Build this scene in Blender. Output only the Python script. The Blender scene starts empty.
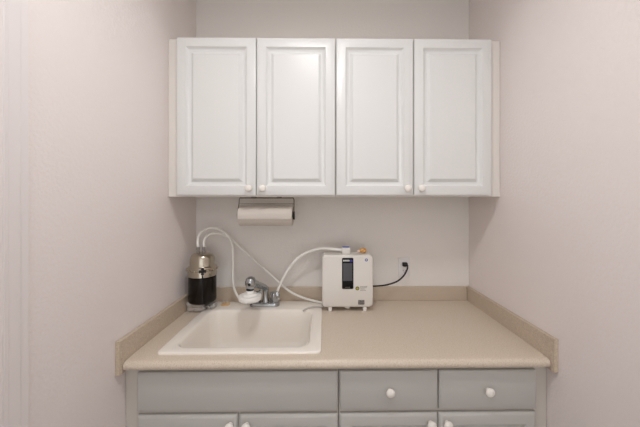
import bpy, bmesh, math, random
from mathutils import Vector, Matrix
random.seed(4)
S = bpy.context.scene
COL = S.collection
W = 1.61          # alcove width; x 0..W, back wall at y=0, viewer towards -y, floor z=0
PI = math.pi

# ------------------------------------------------------------------ materials
def lin(c):
    return tuple((v/255/12.92 if v/255 <= .04045 else ((v/255+.055)/1.055)**2.4) for v in c) + (1,)
def mat(name, rgb, rough=.5, metal=0, spec=.5, trans=0, ior=1.45, emit=None, estr=0, coat=0, linear=False):
    m = bpy.data.materials.new(name); m.use_nodes = True
    b = m.node_tree.nodes['Principled BSDF']
    c = tuple(rgb)+(1,) if linear else lin(rgb)
    b.inputs['Base Color'].default_value = c
    b.inputs['Roughness'].default_value = rough
    b.inputs['Metallic'].default_value = metal
    b.inputs['Specular IOR Level'].default_value = spec
    b.inputs['Transmission Weight'].default_value = trans
    b.inputs['IOR'].default_value = ior
    b.inputs['Coat Weight'].default_value = coat
    if emit:
        b.inputs['Emission Color'].default_value = lin(emit); b.inputs['Emission Strength'].default_value = estr
    return m
def bump(m, scale, strength, dist=.002, detail=3, lo=.4, hi=.62):
    n = m.node_tree.nodes; l = m.node_tree.links
    tc = n.new('ShaderNodeTexCoord'); no = n.new('ShaderNodeTexNoise'); r = n.new('ShaderNodeMapRange'); b = n.new('ShaderNodeBump')
    no.inputs['Scale'].default_value = scale; no.inputs['Detail'].default_value = detail
    r.inputs['From Min'].default_value = lo; r.inputs['From Max'].default_value = hi
    b.inputs['Strength'].default_value = strength; b.inputs['Distance'].default_value = dist
    l.new(tc.outputs['Object'], no.inputs['Vector']); l.new(no.outputs['Fac'], r.inputs['Value'])
    l.new(r.outputs['Result'], b.inputs['Height']); l.new(b.outputs['Normal'], n['Principled BSDF'].inputs['Normal'])
    return m
def speckle(m, cols, scale, stops):
    n = m.node_tree.nodes; l = m.node_tree.links
    tc = n.new('ShaderNodeTexCoord'); no = n.new('ShaderNodeTexNoise'); r = n.new('ShaderNodeValToRGB')
    no.inputs['Scale'].default_value = scale; no.inputs['Detail'].default_value = 4; no.inputs['Roughness'].default_value = .7
    e = r.color_ramp.elements
    e[0].position = stops[0]; e[0].color = lin(cols[0]); e[1].position = stops[-1]; e[1].color = lin(cols[-1])
    for p, c in list(zip(stops, cols))[1:-1]:
        k = e.new(p); k.color = lin(c)
    l.new(tc.outputs['Object'], no.inputs['Vector']); l.new(no.outputs['Fac'], r.inputs['Fac'])
    l.new(r.outputs['Color'], n['Principled BSDF'].inputs['Base Color'])
    return m

M_wall = bump(mat('painted_wall', (238, 229, 226), .75, spec=.25), 95, .25, .0018)
M_wallb = bump(mat('painted_back_wall', (234, 229, 224), .75, spec=.25), 95, .2, .0015)
M_ceil = mat('ceiling_paint', (236, 232, 226), .9, spec=.1)
M_floor = speckle(mat('floor_tile', (190, 178, 162), .5), [(104, 90, 76), (126, 112, 98)], 9, [.3, .7])
M_trim = mat('trim_paint', (236, 229, 228), .4)
M_door = mat('white_thermofoil', (229, 229, 227), .33, spec=.5)
M_frame = mat('cabinet_frame_cream', (231, 225, 218), .45)
M_frame_low = mat('base_frame_cream_shaded', (204, 197, 189), .5)  # cream of the upper frames, darkened for the weaker light under the counter
M_low = mat('white_laminate_shaded', (194, 192, 187), .38)  # same white as the upper doors, with the dimmer light put into the colour
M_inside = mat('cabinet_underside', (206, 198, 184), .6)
M_dark = mat('cabinet_interior', (120, 110, 98), .8)
M_knob = mat('white_ceramic', (244, 239, 232), .2, coat=.3)
M_lam = speckle(mat('beige_laminate', (200, 182, 160), .35), [(194, 175, 156), (216, 201, 183), (220, 206, 189), (234, 223, 209)], 260, [.33, .45, .56, .7])
M_splash = speckle(mat('beige_laminate_splash', (196, 178, 158), .38), [(176, 156, 136), (198, 181, 162), (204, 188, 169), (220, 207, 191)], 260, [.33, .45, .56, .7])
M_lam_edge = speckle(mat('beige_laminate_cap', (205, 190, 168), .4), [(188, 170, 148), (204, 188, 166), (218, 204, 184)], 200, [.3, .5, .7])
M_sink = mat('biscuit_enamel', (250, 243, 234), .22, coat=.25)
M_chrome = mat('chrome', (178, 181, 183), .2, 1)
M_steel = mat('polished_steel', (186, 178, 163), .24, 1)
M_black = mat('dark_tinted_sump', (20, 14, 9), .25, spec=.3)
M_blackp = mat('black_plastic', (22, 21, 22), .45)
M_tube = mat('white_hose', (240, 238, 232), .4)
M_clear = mat('clear_fitting', (214, 209, 202), .2, spec=.6, trans=.3)
M_fit = mat('grey_metal_fitting', (150, 144, 138), .3, .7)
M_wire = mat('dull_steel_wire', (120, 114, 104), .4, .8)
M_paper = bump(mat('paper_towel', (208, 199, 190), .9, spec=.1), 380, .35, .001)
M_card = mat('cardboard_core', (96, 84, 70), .9, spec=.1)
M_white = mat('ionizer_white_plastic', (226, 221, 214), .3)
M_whitep = mat('white_plastic', (244, 242, 238), .35)
M_screen = mat('grey_lcd', (84, 84, 88), .35, spec=.3)
M_glossblk = mat('gloss_black', (10, 10, 13), .25, spec=.25)
M_blue = mat('blue_print', (58, 72, 160), .4)
M_bluecap = mat('blue_ring', (70, 98, 170), .4)
M_purple = mat('indigo_badge', (44, 30, 120), .35)
M_pale = mat('pale_print', (212, 212, 206), .4)
M_greyprint = mat('grey_print', (128, 122, 116), .5)
M_greylabel = speckle(mat('grey_badge', (110, 106, 104), .4), [(84, 80, 80), (140, 134, 130)], 220, [.4, .6])
M_gold = mat('olive_gold_sticker', (112, 106, 38), .4)
M_goldlt = mat('yellow_green_print', (170, 166, 70), .4)
M_amber = speckle(mat('amber_shell', (206, 150, 72), .35), [(168, 100, 34), (214, 160, 84), (236, 204, 160)], 60, [.35, .5, .68])
M_pink = mat('pink_shell_lip', (232, 208, 196), .4)
M_brass = mat('brass_cap', (214, 176, 128), .4, .15)
M_cloth = bump(mat('grey_cloth', (216, 209, 205), .95, spec=.1), 120, .8, .004)
M_silver = bump(mat('silver_film', (196, 194, 192), .3, .6), 60, .8, .006)
M_plate = mat('outlet_plate', (232, 229, 228), .35)
M_slot = mat('socket_slot', (60, 54, 50), .6)
M_bulb = mat('lamp_diffuser', (255, 246, 236), .6, emit=(253, 254, 255), estr=57)

# ------------------------------------------------------------------ mesh helpers
def box(bm, x0, x1, y0, y1, z0, z1, bev=0, seg=2):
    t = bmesh.new()
    bmesh.ops.create_cube(t, size=1)
    for v in t.verts:
        v.co = Vector(((x0+x1)/2+v.co.x*(x1-x0), (y0+y1)/2+v.co.y*(y1-y0), (z0+z1)/2+v.co.z*(z1-z0)))
    if bev:
        bmesh.ops.bevel(t, geom=list(t.edges), offset=bev, segments=seg, profile=.5, affect='EDGES')
    merge(bm, t)
def merge(bm, t, mx=None):
    if mx is not None: bmesh.ops.transform(t, matrix=mx, verts=t.verts)
    me = bpy.data.meshes.new('tmp'); t.to_mesh(me); t.free(); bm.from_mesh(me); bpy.data.meshes.remove(me)
def loft(bm, loops, cap0=True, cap1=True):
    L = [[bm.verts.new(p) for p in lp] for lp in loops]
    n = len(L[0])
    for a, b in zip(L, L[1:]):
        for i in range(n):
            bm.faces.new((a[i], a[(i+1) % n], b[(i+1) % n], b[i]))
    if cap0: bm.faces.new(list(reversed(L[0])))
    if cap1: bm.faces.new(L[-1])
def lathe(bm, prof, origin=(0, 0, 0), axis=(0, 0, 1), n=32, cap0=True, cap1=True, flute=None):
    ax = Vector(axis).normalized(); u = ax.orthogonal().normalized(); v = ax.cross(u); o = Vector(origin)
    loops = []
    for r, h in prof:
        r = max(r, 1e-5)
        loops.append([o+ax*h+(u*math.cos(2*PI*i/n)+v*math.sin(2*PI*i/n))*(r*(1+(flute[1]*math.cos(flute[0]*2*PI*i/n) if flute else 0))) for i in range(n)])
    loft(bm, loops, cap0, cap1)
def catmull(pts, k=8):
    P = [Vector(p) for p in pts]; P = [2*P[0]-P[1]]+P+[2*P[-1]-P[-2]]; out = []
    for i in range(1, len(P)-2):
        for j in range(k):
            t = j/k; a, b, c, d = P[i-1:i+3]
            out.append(.5*((2*b)+(c-a)*t+(2*a-5*b+4*c-d)*t*t+(3*b-a-3*c+d)*t**3))
    return out+[P[-2]]
def tube(bm, pts, r, smooth=8, n=14, radii=None):
    C = catmull(pts, smooth) if smooth else [Vector(p) for p in pts]
    T = [(C[min(i+1, len(C)-1)]-C[max(i-1, 0)]).normalized() for i in range(len(C))]
    u = T[0].orthogonal().normalized(); loops = []
    for i, (c, t) in enumerate(zip(C, T)):
        u = (u-t*u.dot(t)).normalized(); v = t.cross(u)
        if radii:
            f = i/(len(C)-1)*(len(radii)-1); k = min(int(f), len(radii)-2); rr = radii[k]+(radii[k+1]-radii[k])*(f-k)
        else: rr = r
        loops.append([c+(u*math.cos(2*PI*a/n)+v*math.sin(2*PI*a/n))*rr for a in range(n)])
    loft(bm, loops)
def rrect(x0, x1, y0, y1, r, z, n=8):
    out = []
    for cx, cy, a0 in ((x1-r, y1-r, 0), (x0+r, y1-r, 90), (x0+r, y0+r, 180), (x1-r, y0+r, 270)):
        for i in range(n+1):
            a = math.radians(a0+90*i/n); out.append(Vector((cx+r*math.cos(a), cy+r*math.sin(a), z)))
    return out
def xzplate(bm, x0, x1, z0, z1, yf, yb, r, round_=.0015, n=6):
    """rounded plate standing in x-z, front at yf (towards -y), back at yb"""
    def lp(i, y): return [Vector((p.x, y, p.y)) for p in rrect(x0+i, x1-i, z0+i, z1-i, max(r-i, .0004), 0, n)]
    loft(bm, [lp(0, yb), lp(0, yf+round_), lp(round_*.3, yf+round_*.3), lp(round_, yf)])
def disc_front(bm, x, z, yf, yb, r, n=24):
    lathe(bm, [(r, 0), (r, (yb-yf)*.7), (r*.95, yb-yf)], (x, yb, z), (0, -1, 0), n)
def extrude_x(bm, prof, x0, x1):
    loft(bm, [[Vector((x0, y, z)) for y, z in prof], [Vector((x1, y, z)) for y, z in prof]])
def extrude_z(bm, prof, z0, z1):
    loft(bm, [[Vector((x, y, z0)) for x, y in prof], [Vector((x, y, z1)) for x, y in prof]])

def obj(name, bm, m, parent=None, smooth=40, label=None):
    bmesh.ops.recalc_face_normals(bm, faces=bm.faces)
    off = Vector((0, 0, 0)); p = parent
    while p is not None: off += p.location; p = p.parent
    if parent is not None:
        for v in bm.verts: v.co -= off
    me = bpy.data.meshes.new(name); bm.to_mesh(me); bm.free()
    if smooth:
        for f in me.polygons: f.use_smooth = True
        me.set_sharp_from_angle(angle=math.radians(smooth))
    me.materials.append(m)
    o = bpy.data.objects.new(name, me); COL.objects.link(o)
    if parent is not None: o.parent = parent
    if label: o['label'] = label
    return o
def N(): return bmesh.new()
def thing(name, label, cat, loc, group=None):
    o = bpy.data.objects.new(name, None); COL.objects.link(o); o.location = loc; o.empty_display_size = .05
    o['label'] = label; o['category'] = cat
    if group: o['group'] = group
    return o
def tag(o, label, cat, group=None):
    o['label'] = label; o['category'] = cat
    if group: o['group'] = group
    return o
def struct(name, bm, m, parent=None, smooth=0, label=None, cat=None):
    o = obj(name, bm, m, parent, smooth)
    if parent is None:
        o['kind'] = 'structure'; o['label'] = label; o['category'] = cat
    return o

# ------------------------------------------------------------------ the room
YR = -3.4; H = 2.74
b = N(); box(b, -.12, W+.12, 0, .12, 0, H); struct('wall_back', b, M_wallb, label='off-white painted back wall between upper cabinets and countertop', cat='wall')
b = N(); box(b, -.12, 0, YR, 0, 0, H); struct('wall_left', b, M_wall, label='off-white textured left side wall of the alcove', cat='wall')
b = N(); box(b, W, W+.12, YR, 0, 0, H); struct('wall_right', b, M_wall, label='off-white textured right side wall of the alcove', cat='wall')
b = N(); box(b, -.12, W+.12, YR, .12, -.1, 0); struct('floor', b, M_floor, label='beige floor of the utility alcove', cat='floor')
b = N(); box(b, -.12, W+.12, YR, .12, H, H+.1); struct('ceiling', b, M_ceil, label='plain white ceiling of the alcove', cat='ceiling')
# moulded door casing on the left wall at the picture's edge
prof = [(0, -.957), (.006, -.957), (.0078, -.959), (.0078, -.977), (.0105, -.980), (.0135, -1.006), (.0128, -1.010), (.0165, -1.013), (.0175, -1.021), (.0165, -1.024), (.019, -1.027), (.019, -1.036), (0, -1.036)]
b = N(); extrude_z(b, prof, 0, 2.12); 
struct('trim_1', b, M_trim, smooth=25, label='white moulded door casing on the left wall at the edge of view', cat='door casing')
b = N(); box(b, 0, .008, -1.85, -1.037, .01, 2.04); struct('door_1', b, M_trim, label='white flat door set in the left wall beside the casing', cat='door')

# ------------------------------------------------------------------ cabinet doors
def raised_panel(bm, x0, x1, z0, z1, yf, yb, fw=.043, edge=.004, slope=(.0195, .021, .0145), deep=.0155, bev=None):
    def lp(i, y): return [Vector((x0+i, y, z0+i)), Vector((x1-i, y, z0+i)), Vector((x1-i, y, z1-i)), Vector((x0+i, y, z1-i))]
    L = [lp(0, yb), lp(0, yf+(bev or edge)), *([lp(edge*.3, yf+edge*.3), lp(edge, yf)] if not bev else [lp(bev*.95, yf+.0008), lp(bev*1.15, yf)]), lp(fw, yf),
         lp(fw+slope[0]*.3, yf+deep*.5), lp(fw+slope[0]*.65, yf+deep*.85), lp(fw+slope[0], yf+deep), lp(fw+slope[1], yf+deep),
         lp(fw+slope[1]+.002, yf+deep-.0012), lp(fw+slope[1]+slope[2], yf+.0012), lp(fw+slope[1]+slope[2]+.0015, yf+.0012)]
    loft(bm, L)
def knob(name, x, z, yf, parent):
    b = N(); lathe(b, [(.009, 0), (.0065, .004), (.006, .006), (.010, .009), (.0155, .0125), (.0175, .0165), (.0165, .0205), (.011, .024), (.004, .0255), (.0002, .0257)], (x, yf, z), (0, -1, 0), 28)
    return obj(name, b, M_knob, parent, 60)

UZ0, UZ1, UY = 1.5214, 2.279, -.3024
def upper(x0, x1, d, kx, label, fillL, fillR):
    t = thing('wall_cabinet', label, 'cabinet', ((x0+x1)/2, -.0, UZ0), 'white cabinets hung on the back wall')
    p = .016; b = N(); E_ = .001
    box(b, x0+E_, x0+p, UY+.019, -.001, UZ0, UZ1); box(b, x1-p, x1-E_, UY+.019, -.001, UZ0, UZ1)
    box(b, x0+p, x1-p, UY+.019, -.001, UZ1-.016, UZ1); box(b, x0+p, x1-p, -.008, -.001, UZ0+.02, UZ1-.016)
    box(b, x0+p, x1-p, UY+.019, -.008, UZ0+.38, UZ0+.396)
    obj('body', b, M_frame, t, 0)
    b = N(); box(b, x0+p, x1-p, UY+.019, -.001, UZ0+.001, UZ0+.019)
    obj('bottom_panel', b, M_inside, t, 0, label='beige underside panel')
    b = N(); box(b, x0+E_, x0+.06, UY, UY+.0188, UZ0, UZ1); box(b, x1-.06, x1-E_, UY, UY+.0188, UZ0, UZ1)
    box(b, x0+.06, x1-.06, UY, UY+.0188, UZ0, UZ0+.03); box(b, x0+.06, x1-.06, UY, UY+.0188, UZ1-.04, UZ1)
    mid = (d[0][1]+d[1][0])/2; box(b, mid-.02, mid+.02, UY, UY+.0188, UZ0+.03, UZ1-.04)
    obj('face_frame', b, M_frame, t, 0, label='cream face frame')
    for (a, c), k in zip(d, kx):
        b = N(); raised_panel(b, a, c, 1.5285, 2.2775, -.3235, UY-.0006)
        o = obj('door', b, M_door, t, 35)
        knob('knob', k, 1.5610, -.3235, o)
    return t
upper(0.001, .8065, [(.0505, .4262), (.4316, .8030)], (.395, .4603), 'left white wall cabinet with two raised-panel doors, above the sink', 0, 0)
upper(.8067, W-.001, [(.8101, 1.1768), (1.1836, 1.5560)], (1.1485, 1.2148), 'right white wall cabinet with two raised-panel doors, above the bare counter', 0, 0)

LZT = .8732; LY = -.596; LF = -.615
def base(x0, x1, label, drawers, doors, dk, lk):
    t = thing('base_cabinet', label, 'cabinet', ((x0+x1)/2, -.3, 0), 'base cabinets under the countertop')
    p = .016; b = N(); e = .001
    box(b, x0+e, x0+p, LY+.019, -.001, .1, LZT); box(b, x1-p, x1-e, LY+.019, -.001, .1, LZT)
    box(b, x0+p, x1-p, LY+.019, -.001, .1, .116); box(b, x0+p, x1-p, -.008, -.001, .116, LZT)
    obj('body', b, M_dark, t, 0)
    b = N(); box(b, x0+e, x1-e, LY+.075, LY+.09, 0, .1); obj('toe_kick', b, M_frame_low, t, 0)
    b = N(); box(b, x0+e, x0+.06, LY, LY+.0188, .1, LZT); box(b, x1-.06, x1-e, LY, LY+.0188, .1, LZT)
    for z0, z1 in ((.1, .14), (.665, .72), (.84, LZT)): box(b, x0+.06, x1-.06, LY, LY+.0188, z0, z1)
    mid = (doors[0][1]+doors[1][0])/2; box(b, mid-.03, mid+.03, LY, LY+.0188, .14, .665)
    if len(drawers) > 1: box(b, mid-.03, mid+.03, LY, LY+.0188, .72, .84)
    obj('face_frame', b, M_frame_low, t, 0, label='cream face frame, toned down for shade')
    for (a, c), k in zip(drawers, dk):
        b = N(); 
        def lp(i, y): return [Vector((a+i, y, 0.7149+i)), Vector((c-i, y, 0.7149+i)), Vector((c-i, y, 0.8601-i)), Vector((a+i, y, 0.8601-i))]
        loft(b, [lp(0, LY-.0006), lp(0, LF+.006), lp(.0055, LF+.0006), lp(.007, LF)])
        if k is None: obj('false_drawer_front', b, M_low, t, 35)
        else:
            box(b, a+.03, c-.03, LY+.021, -.1, .73, .83)
            o = obj('drawer', b, M_low, t, 35); knob('knob', k, 0.7886, LF, o)
    for (a, c), k in zip(doors, lk):
        b = N(); raised_panel(b, a, c, .125, .7000, LF, LY-.0006, bev=.0095)
        o = obj('door', b, M_low, t, 35); knob('knob', k, 0.6666, LF, o)
    return t
base(.001, .8065, 'left white sink base cabinet, darkened in colour for shade, with one wide knobless drawer front', [(0.0536, 0.8015)], [(0.0536, 0.4258), (0.4338, 0.8015)], [None], (0.4021, 0.463))
base(.8067, W-.001, 'right white base cabinet, darkened in colour for shade, with two knobbed drawers over two doors', [(0.8111, 1.1806), (1.1866, 1.5568)], [(0.8111, 1.1806), (1.1866, 1.5568)], (0.9982, 1.3696), (1.1524, 1.2138))

# ------------------------------------------------------------------ countertop
CT = .915; CB = .880; CF = -.6405
ct = thing('countertop', 'speckled beige laminate countertop with backsplash, spanning wall to wall', 'countertop', (W/2, -.3, CB))
b = N(); r = .0165
prof = [(-.56, CB), (-.56, CT)]
for i in range(9):
    a = PI/2+PI*i/8; prof.append((CF+r*1.05+r*1.05*math.cos(a), CB+.0175+.0175*math.sin(a)))
extrude_x(b, prof, .021, W-.021)
box(b, .001, .145, -.56, -.001, CB, CT); box(b, .70, W-.001, -.56, -.001, CB, CT); box(b, .145, .70, -.07, -.001, CB, CT)
box(b, .03, .13, -.58, -.02, LZT+.0003, CB); box(b, .80, W-.03, -.58, -.02, LZT+.0003, CB); box(b, .001, .021, -.60, -.56, CB, CT); box(b, W-.021, W-.001, -.60, -.56, CB, CT)
obj('worktop', b, M_lam, ct, 40)
b = N(); box(b, .0215, W-.0215, -.019, -.0005, CT+.0003, .995, .0012, 1); obj('backsplash', b, M_splash, ct, 30)
for sx in (0, 1):
    f = (lambda v: v) if not sx else (lambda v: W-v)
    b = N(); xs = sorted((f(.0005), f(.019))); box(b, xs[0], xs[1], -.6445, -.0005, .8735, .9955, .0012, 1)
    o = obj('side_splash', b, M_splash, ct, 30)
    xs = sorted((f(.0005), f(.0165))); b = N(); box(b, xs[0], xs[1], -.6510, -.6446, .8730, .9962, .0012, 1)
    obj('end_cap', b, M_lam_edge, o, 30, label='lighter laminate end cap')

# ------------------------------------------------------------------ sink
sk = thing('drop_in_sink', 'biscuit coloured rectangular drop-in sink in the beige counter', 'sink', (.43, -.32, CT))
RX0, RX1, RY0, RY1 = .1085, .7400, -.5915, -.0365
BX0, BX1, BY0, BY1 = .155, .6935, -.5515, -.166
b = N(); L = []
L.append(rrect(RX0, RX1, RY0, RY1, .022, CT+.0003)); L.append(rrect(RX0, RX1, RY0, RY1, .022, CT+.005))
L.append(rrect(RX0+.0015, RX1-.0015, RY0+.0015, RY1-.0015, .021, CT+.0075)); L.append(rrect(RX0+.005, RX1-.005, RY0+.005, RY1-.005, .019, CT+.0088))
L.append(rrect(BX0-.006, BX1+.006, BY0-.006, BY1+.006, .058, CT+.0088))
for i, z, rr in ((-.001, .0078, .054), (.003, .004, .052), (.006, -.004, .05), (.010, -.04, .05), (.018, -.11, .055), (.024, -.15, .06), (.032, -.168, .065), (.048, -.178, .06), (.075, -.181, .05), (.14, -.184, .04)):
    L.append(rrect(BX0+i, BX1-i, BY0+i, BY1-i, rr, CT+z))
loft(b, L, False, True)
o = obj('basin', b, M_sink, sk, 50)
b = N(); lathe(b, [(.045, 0), (.044, .003), (.036, .004), (.03, .001), (.0005, .0005)], (.43, -.355, CT-.1838), (0, 0, 1), 32); obj('drain_strainer', b, M_chrome, sk, 50)

# brass-coloured plug in the sink deck
DK = CT+.0089
t = thing('hole_cap', 'small brass coloured cap with two little clear prongs on the sink deck', 'cap', (.203, -.093, DK))
b = N(); lathe(b, [(.023, 0), (.0235, .004), (.021, .008), (.012, .0105), (.0005, .011)], (.203, -.093, DK+.0002), (0, 0, 1), 28); obj('cap', b, M_brass, t, 50)
for dx in (-.007, .008):
    b = N(); lathe(b, [(.004, 0), (.0035, .012), (.001, .015)], (.203+dx, -.093, DK+.0105), (dx*12, 0, 1), 14); obj('prong', b, M_clear, t, 50)

# ------------------------------------------------------------------ faucet
fx = .425
t = thing('faucet', 'chrome faucet with a low arched spout behind the sink bowl', 'faucet', (fx, -.1, DK))
b = N()
def bl(i, z, g=0): return rrect(.342+i, .505-i, -.135+i, -.075-i, .028-i*.5, z)
loft(b, [bl(0, DK+.0003), bl(0, DK+.012), bl(.003, DK+.018), bl(.010, DK+.0215)]); obj('base_plate', b, M_chrome, t, 50)
b = N(); lathe(b, [(.021, 0), (.020, .006), (.0155, .02), (.0145, .055), (.0155, .070), (.0165, .078)], (.429, -.105, DK+.0215), (0, 0, 1), 28)
tube(b, [(.429, -.105, 1.00), (.427, -.108, 1.017), (.419, -.130, 1.034), (.403, -.175, 1.058), (.388, -.218, 1.080), (.380, -.245, 1.088)], .0145, n=20, radii=[.0165, .0175, .0165, .0165, .020, .024])
obj('spout', b, M_chrome, t, 60)
b = N(); lathe(b, [(.0005, .042), (.012, .041), (.022, .034), (.0262, .022), (.0265, .008), (.025, -.002), (.0215, -.013), (.0175, -.018)], (.383, -.250, 1.079), (0, -.12, 1), 28, True, True)
sh = obj('spout_head', b, M_chrome, t, 60)
b = N(); lathe(b, [(.0075, 0), (.007, .003), (.0005, .004)], (.383, -.2765, 1.089), (0, -1, .1), 18); obj('button', b, M_blackp, sh, 50, label='small dark button on the spout head')
for hx in (.372, .4795):
    b = N(); lathe(b, [(.023, 0), (.021, .008), (.025, .014), (.026, .034), (.024, .048), (.016, .054), (.0005, .055)], (hx, -.104, DK+.0215), (0, 0, 1), 60, flute=(5, .16))
    obj('handle', b, M_chrome, t, 50)
# white diverter screwed under the spout head
t = thing('diverter_valve', 'white plastic round diverter valve hanging under the faucet spout', 'valve', (.378, -.252, 1.0))
b = N(); lathe(b, [(.034, 0), (.048, .004), (.0555, .010), (.0565, .014), (.0565, .027), (.0545, .0305), (.036, .032), (.033, .040), (.0185, .042), (.0185, .055), (.0005, .055)], (.380, -.252, .999), (0, 0, 1), 40); obj('body', b, M_whitep, t, 50)
b = N(); lathe(b, [(.0175, 0), (.0195, .002), (.0195, .007), (.017, .009)], (.381, -.252, 1.0535), (0, 0, 1), 28); obj('collar', b, M_blackp, t, 40, label='dark ring at the top')
b = N(); lathe(b, [(.007, 0), (.007, .014), (.010, .017), (.010, .026), (.0005, .028)], (.405, -.222, 1.030), (.9, .2, .28), 18); obj('lever', b, M_chrome, t, 50, label='small chrome stub')

# ------------------------------------------------------------------ canister filter and what it stands on
cx, cy, cz = .1005, -.150, .966; R = .0712
t = thing('water_filter', 'cylindrical water filter canister with steel dome over a black sump, in the left corner', 'water filter', (cx, cy, cz))
b = N(); lathe(b, [(R-.008, 0), (R-.003, .004), (R-.001, .010), (R-.001, .132), (R-.005, .136)], (cx, cy, cz), (0, 0, 1), 48); obj('sump', b, M_black, t, 40, label='glossy black-brown lower half')
b = N(); lathe(b, [(R-.004, .1365), (R+.001, .139), (R+.001, .1845), (R-.001, .188), (R-.006, .190), (R-.009, .194), (R-.0095, .222), (R-.012, .236), (R-.018, .248), (R-.028, .2545), (R-.042, .258), (.0005, .2590)], (cx, cy, cz), (0, 0, 1), 48)
obj('dome', b, M_steel, t, 40, label='brushed steel dome')
cd = Vector((.42, -1, 0)).normalized()
b = N(); lathe(b, [(R+.0012, .168), (R+.0045, .171), (R+.005, .175), (R+.0045, .179), (R+.0012, .182)], (cx, cy, cz), (0, 0, 1), 48, False, False)
for a in range(0, 360, 24):
    if abs((a-293+180) % 360-180) < 14: continue
    q = Vector((math.cos(math.radians(a)), math.sin(math.radians(a)), 0))
    lathe(b, [(.0055, 0), (.0055, .004), (.003, .006)], Vector((cx, cy, cz+.175))+q*(R+.004), q, 10)
band = obj('clamp_band', b, M_steel, t, 40)
kp = Vector((cx, cy, cz+.175))+cd*(R+.006)
b = N(); side = cd.cross(Vector((0, 0, 1))).normalized()
lathe(b, [(.0085, -.003), (.0085, .014), (.006, .017), (.0005, .018)], kp, cd, 18)
for d in (side, -side, Vector((0, 0, 1)), Vector((0, 0, -1))):
    lathe(b, [(.006, 0), (.006, .009), (.008, .012), (.0075, .016), (.003, .018)], kp+cd*.008, d, 14)
obj('clamp_knob', b, M_blackp, t, 50, label='black cross-shaped clamp knob')
b = N(); p0 = Vector((cx, cy, cz))+cd*(R+.004); tube(b, [p0+Vector((0, 0, .152)), p0+Vector((0, 0, .01))], .0035, 0, 12); obj('rod', b, M_blackp, t, 50, label='thin black vertical rod')
for side_, (px, py) in enumerate(((.082, -.160), (.108, -.150))):
    b = N(); z0 = cz+.2575
    lathe(b, [(.0085, 0), (.0085, .008), (.006, .010), (.006, .016), (.008, .018), (.008, .030), (.0055, .031)], (px, py, z0), (0, 0, 1), 20); obj('fitting', b, M_fit, t, 40, label='grey tube fitting')
# thick folded cloth under it
b = N()
lo = []
for k, z in enumerate((0.0003, .004, .011, .0225, .024, .0255, .038, .046, .0495)):
    i = (.004, .001, 0, .002, .006, .002, 0, .002, .007)[k]
    lo.append([Vector((p.x+.0015*math.sin(p.y*70+z*90), p.y+.0015*math.sin(p.x*80+z*60), CT+z)) for p in rrect(.0215+i, .1185-i, -.172+i, -.022-i, .012, 0, 5)])
loft(b, lo)
tag(obj('folded_cloth', b, M_cloth, None, 60), 'folded grey cloth under the black water filter in the corner', 'cloth')
b = N(); bmesh.ops.create_icosphere(b, subdivisions=3, radius=1)
for v in b.verts:
    d = 1+.16*math.sin(v.co.x*7+1)*math.cos(v.co.z*6)+.12*math.sin(v.co.y*9+v.co.x*5)
    v.co = Vector((.146+v.co.x*.022*d, -.138+v.co.y*.035*d, DK+.0158+max(v.co.z, -.75)*.0205*(d if v.co.z > -.5 else 1)))
tag(obj('crumpled_wrapper', b, M_silver, None, 25), 'small crumpled silvery wrapper tucked beside the foot of the water filter', 'wrapper')

# ------------------------------------------------------------------ tubes
A = [(0.082,-0.160,1.2560),(0.079,-0.160,1.287),(0.087,-0.150,1.326),(0.122,-0.130,1.351),(0.168,-0.110,1.346),(0.211,-0.090,1.310),(0.235,-0.080,1.259),(0.241,-0.080,1.180),(0.239,-0.080,1.085),(0.248,-0.085,1.014),(0.272,-0.088,0.965),(0.305,-0.095,0.937),(0.334,-0.100,0.934)]
Bt = [(0.108,-0.150,1.2560),(0.108,-0.150,1.286),(0.120,-0.140,1.311),(0.145,-0.120,1.323),(0.181,-0.100,1.317),(0.215,-0.064,1.288),(0.258,-0.055,1.247),(0.326,-0.048,1.184),(0.441,-0.045,1.079),(0.543,-0.045,0.989),(0.613,-0.050,0.953),(0.676,-0.060,0.936),(0.739,-0.095,0.933),(0.778,-.122,.9325)]
Ch = [(0.847,-0.128,1.2320),(0.811,-0.122,1.2345),(0.739,-0.100,1.237),(0.667,-0.100,1.219),(0.606,-0.100,1.183),(0.562,-0.100,1.134),(0.528,-0.100,1.078),(0.504,-0.100,1.030),(0.492,-0.102,1.001)]
b = N(); tube(b, A, .0062); tag(obj('hose', b, M_tube, None, 60), 'white hose looping high from the filter and dropping to the faucet base', 'hose')
b = N(); tube(b, Bt, .0060); tag(obj('hose', b, M_tube, None, 60), 'white hose slanting from the filter across the wall to the water ionizer bottom', 'hose')
b = N(); tube(b, Ch, .0078, radii=[.0085, .0085, .008, .0075, .0075, .0075, .0075, .007, .0065]); tag(obj('hose', b, M_tube, None, 60), 'white spout hose curving from the ionizer top down to the faucet handle', 'hose')
b = N(); tube(b, [(0.80,-0.140,0.9300),(0.77,-0.145,0.931),(0.739,-0.150,0.9325),(0.70,-0.155,0.933),(0.675,-0.160,0.9305),(0.655,-0.172,0.9275),(.640,-.182,.9215)], .0042); tag(obj('hose', b, M_clear, None, 60), 'thin clear drain hose bending over the sink rim beside the ionizer', 'hose')

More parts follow.
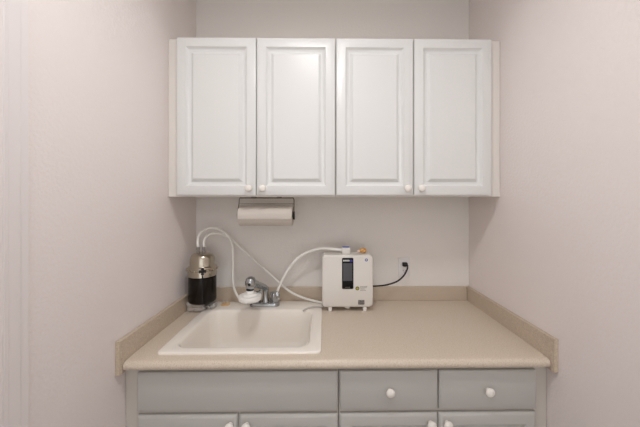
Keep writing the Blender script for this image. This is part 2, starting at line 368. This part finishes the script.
# ------------------------------------------------------------------ water ionizer
ix0, ix1, iz0, iz1, iyf, iyb = .7395, 1.0100, .9385, 1.2135, -.180, -.095
t = thing('water_ionizer', 'white boxy countertop water ionizer with a narrow black display', 'water ionizer', ((ix0+ix1)/2, -.11, CT))
def lp(i, y, r=.020): return [Vector((p.x, y, p.y)) for p in rrect(ix0+i, ix1-i, iz0+i, iz1-i, max(r-i*.6, .003), 0, 6)]
b = N(); loft(b, [lp(.008, iyb), lp(.002, iyb+.004), lp(0, iyb+.01), lp(0, iyf+.030)]); obj('back_shell', b, M_white, t, 35)
b = N(); loft(b, [lp(.002, iyf+.0295), lp(.0005, iyf+.0275), lp(0, iyf+.010), lp(.0015, iyf+.004), lp(.005, iyf+.001), lp(.010, iyf)]); obj('front_cover', b, M_white, t, 35)
for fxx in (.782, .9668):
    b = N(); lathe(b, [(.010, 0), (.011, .003), (.011, .0245)], (fxx, -.165, CT+.0005), (0, 0, 1), 20); obj('foot', b, M_whitep, t, 40)
    b = N(); lathe(b, [(.010, 0), (.011, .003), (.011, .0245)], (fxx, -.112, CT+.0005), (0, 0, 1), 20); obj('foot', b, M_whitep, t, 40)
b = N(); lathe(b, [(.014, 0), (.015, .004), (.015, .017)], (.875, -.145, CT+.010), (0, 0, 1), 24); obj('bottom_port', b, M_whitep, t, 40)
b = N(); lathe(b, [(.009, 0), (.009, .014)], (.785, -.125, CT+.0105), (0, 0, 1), 20); obj('inlet_port', b, M_whitep, t, 40)
b = N(); xzplate(b, .8452, .9056, 1.0360, 1.2000, iyf-.0025, iyf+.0005, .006); dp = obj('display_panel', b, M_glossblk, t, 40, label='tall narrow black display panel')
b = N(); xzplate(b, .8505, .8995, 1.0790, 1.1720, iyf-.0032, iyf-.0024, .001, .0003); obj('screen', b, M_screen, dp, 30, label='grey screen')
b = N(); 
for k, (x0, x1) in enumerate(((.8505, .8565), (.8575, .8625), (.8635, .8690), (.8700, .8745), (.8755, .8810), (.8818, .8850))): xzplate(b, x0, x1, 1.1815, 1.1895, iyf-.0032, iyf-.0024, .0008, .0003)
obj('lettering', b, M_pale, dp, 30, label='pale wordmark over the screen')
b = N(); xzplate(b, .8870, .9010, 1.1770, 1.1910, iyf-.0032, iyf-.0024, .0025, .0003); obj('badge', b, M_purple, dp, 30, label='indigo badge')
b = N(); disc_front(b, .894, 1.1855, iyf-.0037, iyf-.0031, .0035); obj('badge_mark', b, M_blue, dp, 30)
b = N()
for k in range(5): xzplate(b, .862+k*.0052, .8658+k*.0052, 1.0435, 1.0465, iyf-.0032, iyf-.0024, .0006, .0003)
obj('small_lettering', b, M_greyprint, dp, 30)
b = N(); disc_front(b, .9740, 1.1885, iyf-.0008, iyf+.0005, .0078)
lg = obj('logo', b, M_blue, t, 30, label='round blue logo near the top right corner')
b = N(); 
loft(b, [[Vector((.9740+dx, y, 1.1885+dz)) for dx, dz in ((-.005, .001), (-.001, .0045), (.0035, .003), (.0005, .0005), (.003, -.003), (-.003, -.004), (-.001, -.001))] for y in (iyf-.0007, iyf-.0012)]); obj('logo_mark', b, M_pale, lg, 0)
b = N(); disc_front(b, .9265, 1.0385, iyf-.0008, iyf+.0005, .0105); st = obj('seal', b, M_gold, t, 30, label='round olive-gold seal')
b = N(); disc_front(b, .9265, 1.0385, iyf-.0013, iyf-.0007, .0058); obj('seal_mark', b, M_goldlt, st, 30)
b = N()
for k, ln in enumerate((.037, .034, .022, .030)):
    z = 1.0500-k*.0066; x = .9420
    while x < .9420+ln:
        w = .003+.003*random.random(); xzplate(b, x, min(x+w, .9420+ln), z-.0028, z, iyf-.0007, iyf+.0005, .0004, .0002, 2); x += w+.0014
obj('small_print', b, M_greyprint, t, 30, label='four lines of tiny grey print')
b = N(); xzplate(b, .9300, .9640, .9535, .9770, iyf-.0012, iyf+.0005, .003, .0005); obj('grey_badge', b, M_greylabel, t, 30, label='small grey rectangular badge')
# outlet spout block on top
b = N(); box(b, .8460, .8930, -.150, -.106, iz1-.001, 1.2480, .004, 2); sb = obj('spout_block', b, M_white, t, 35)
b = N(); box(b, .8510, .8880, -.146, -.110, 1.2475, 1.2505, .001, 1); obj('blue_strip', b, M_bluecap, sb, 30, label='blue strip on top of the spout block')
# amber shell resting on top
b = N(); C0 = Vector((.938, -.120, 1.2400)); C1 = Vector((.983, -.123, 1.2460))
tube(b, [C0, C0.lerp(C1, .3)+Vector((0, 0, .001)), C0.lerp(C1, .7), C1], .01, 6, 20, radii=[.0045, .0085, .0115, .0148, .0135, .006])
mnz = min(v.co.z for v in b.verts)
for v in b.verts: v.co.z += iz1+.0004-mnz
t2 = thing('shell_ornament', 'small amber and pink shell-like ornament lying on top of the water ionizer', 'ornament', (.955, -.105, iz1+.0004))
obj('shell_body', b, M_amber, t2, 60)
b = N(); lathe(b, [(.003, -.004), (.0065, 0), (.0085, .008), (.0086, .014)], (.933, -.120, iz1+.0096), (1, -.05, .10), 20); obj('shell_lip', b, M_pink, t2, 60, label='pale pink narrow end')

# ------------------------------------------------------------------ outlet, plug, cord
t = thing('wall_outlet', 'white wall outlet plate with two sockets behind the counter', 'wall outlet', (1.2225, 0, 1.107))
b = N(); xzplate(b, 1.1890, 1.2560, 1.0500, 1.1640, -.006, -.0003, .004, .002); obj('cover_plate', b, M_plate, t, 40)
for z in (1.126, 1.088):
    b = N(); xzplate(b, 1.2085, 1.2365, z-.0145, z+.0145, -.0078, -.0058, .010, .0006); s = obj('socket', b, M_plate, t, 40)
    b = N()
    for dx, h in ((-.006, .008), (.006, .006)): box(b, 1.2225+dx-.0014, 1.2225+dx+.0014, -.0081, -.0077, z+.001-h/2+.001, z+.001+h/2+.001)
    lathe(b, [(.0024, 0), (.0024, .0004)], (1.2225, -.0077, z-.008), (0, -1, 0), 12)
    obj('slots', b, M_slot, s, 0, label='dark slots')
t = thing('power_cord', 'black power cord plugged into the wall outlet beside the white ionizer', 'power cord', (1.2245, -.02, 1.126))
b = N(); loft(b, [[Vector((p.x, y, p.y)) for p in rrect(1.2090+i, 1.2390-i, 1.1150+i, 1.1390-i, .006, 0, 4)] for y, i in ((-.0084, .002), (-.011, 0), (-.026, .001), (-.036, .005), (-.039, .009))])
obj('plug', b, M_blackp, t, 50)
b = N(); tube(b, [(1.2235,-.036,1.127),(1.2290,-.050,1.130),(1.2265,-.054,1.108),(1.206,-.052,1.069),(1.167,-.054,1.038),(1.106,-.070,1.024),(1.050,-.100,1.027),(1.015,-.120,1.032),(1.003,-.128,1.032)], .0045); obj('cable', b, M_blackp, t, 60)

# ------------------------------------------------------------------ paper towel and its wire holder
PZ, PY = 1.4262, -.235
t = thing('paper_towel_holder', 'thin grey wire paper towel holder fixed under the left wall cabinet', 'paper towel holder', (.456, -.215, UZ0))
b = N(); zt = 1.5155
tube(b, [(.317, PY, PZ), (.3155, PY+.004, PZ+.03), (.3155, -.217, 1.490), (.316, -.215, 1.506), (.3205, -.215, zt), (.332, -.215, zt), (.46, -.215, zt), (.580, -.215, zt), (.5905, -.215, zt), (.5955, -.215, 1.508), (.5965, -.217, 1.492), (.598, PY+.002, PZ+.03), (.5995, PY, PZ)], .0027, 6, 10)
tube(b, [(.3155, -.222, 1.4850), (.5965, -.222, 1.4850)], .0017, 0, 8)
obj('wire_frame', b, M_wire, t, 60)
for x in (.39, .52):
    b = N(); box(b, x-.012, x+.012, -.223, -.207, 1.5125, 1.5213, .001, 1)
    obj('mounting_clip', b, M_wire, t, 30)
for x, d in ((.3168, 1), (.5997, -1)):
    b = N(); lathe(b, [(.020, -.002), (.021, 0), (.020, .003), (.012, .016), (.0005, .018)], (x, PY, PZ), (d, 0, 0), 24); obj('end_button', b, M_blackp, t, 50)
b = N(); n = 64; ro = .0508; ri = .0215; x0, x1 = .3265, .5925
def ring(x, r): return [Vector((x, PY+r*math.cos(2*PI*i/n), PZ+r*math.sin(2*PI*i/n))) for i in range(n)]
loops = [ring(x0, ri), ring(x0, ro-.0015), ring(x0+.0015, ro), ring(x1-.0015, ro), ring(x1, ro-.0015), ring(x1, ri)]
loft(b, loops, False, False)
t = thing('paper_towel_roll', 'white paper towel roll hanging beneath the left wall cabinet', 'paper towel roll', (.4595, PY, PZ))
obj('sheets', b, M_paper, t, 40)
b = N(); a0 = math.radians(195)   # loose end of the sheet lying on the roll
out = []
for k in range(9):
    a = a0-math.radians(42)*k/8; rr = ro+.0034-.0029*k/8
    out.append((PY+rr*math.cos(a), PZ+rr*math.sin(a)))
inn = [(PY+(ro+.0002)*math.cos(a0-math.radians(42)*k/8), PZ+(ro+.0002)*math.sin(a0-math.radians(42)*k/8)) for k in range(9)]
extrude_x(b, out+inn[::-1], x0+.001, x1-.001); obj('loose_sheet_edge', b, M_paper, t, 40)
b = N(); loops = [ring(x0+.001, ri-.0001), ring(x1-.001, ri-.0001), ring(x1-.001, ri-.002), ring(x0+.001, ri-.002)]
loft(b, loops+[loops[0]], False, False); obj('cardboard_core', b, M_card, t, 40, label='brown cardboard core')

# ------------------------------------------------------------------ light
LR, LD = .14, .05
lx, ly = .71, -1.22
t = thing('ceiling_light', 'round flush ceiling light above the alcove', 'ceiling light', (lx, ly, H))
b = N(); lathe(b, [(LR+.02, 0), (LR+.025, -.01), (LR+.025, -LD), (LR+.012, -LD), (LR+.012, -.028)], (lx, ly, H-.0005), (0, 0, 1), 48); obj('housing', b, M_whitep, t, 40)
b = N(); lathe(b, [(LR, 0), (LR, -.004), (LR-.01, -.008), (.0005, -.012)], (lx, ly, H-.029), (0, 0, 1), 48); obj('diffuser', b, M_bulb, t, 40)

wd = bpy.data.worlds.new('world'); S.world = wd; wd.use_nodes = True
bg = wd.node_tree.nodes['Background']; bg.inputs[0].default_value = (.98, .99, 1, 1); bg.inputs[1].default_value = 1.5

# ------------------------------------------------------------------ camera
cam = bpy.data.cameras.new('camera'); co = bpy.data.objects.new('camera', cam); COL.objects.link(co); S.camera = co
co.location = (.7534, -1.6881, 1.507); co.rotation_euler = (PI/2, 0, -.0122)
cam.sensor_width = 36; cam.lens = 286.13/640*36
cam.shift_x = -8.09/640; cam.shift_y = -13.87/640
cam.clip_start = .02
S.view_settings.view_transform = 'Standard'; S.view_settings.look = 'None'; S.view_settings.gamma = 1; S.view_settings.use_curve_mapping = False
S.view_settings.exposure = 0
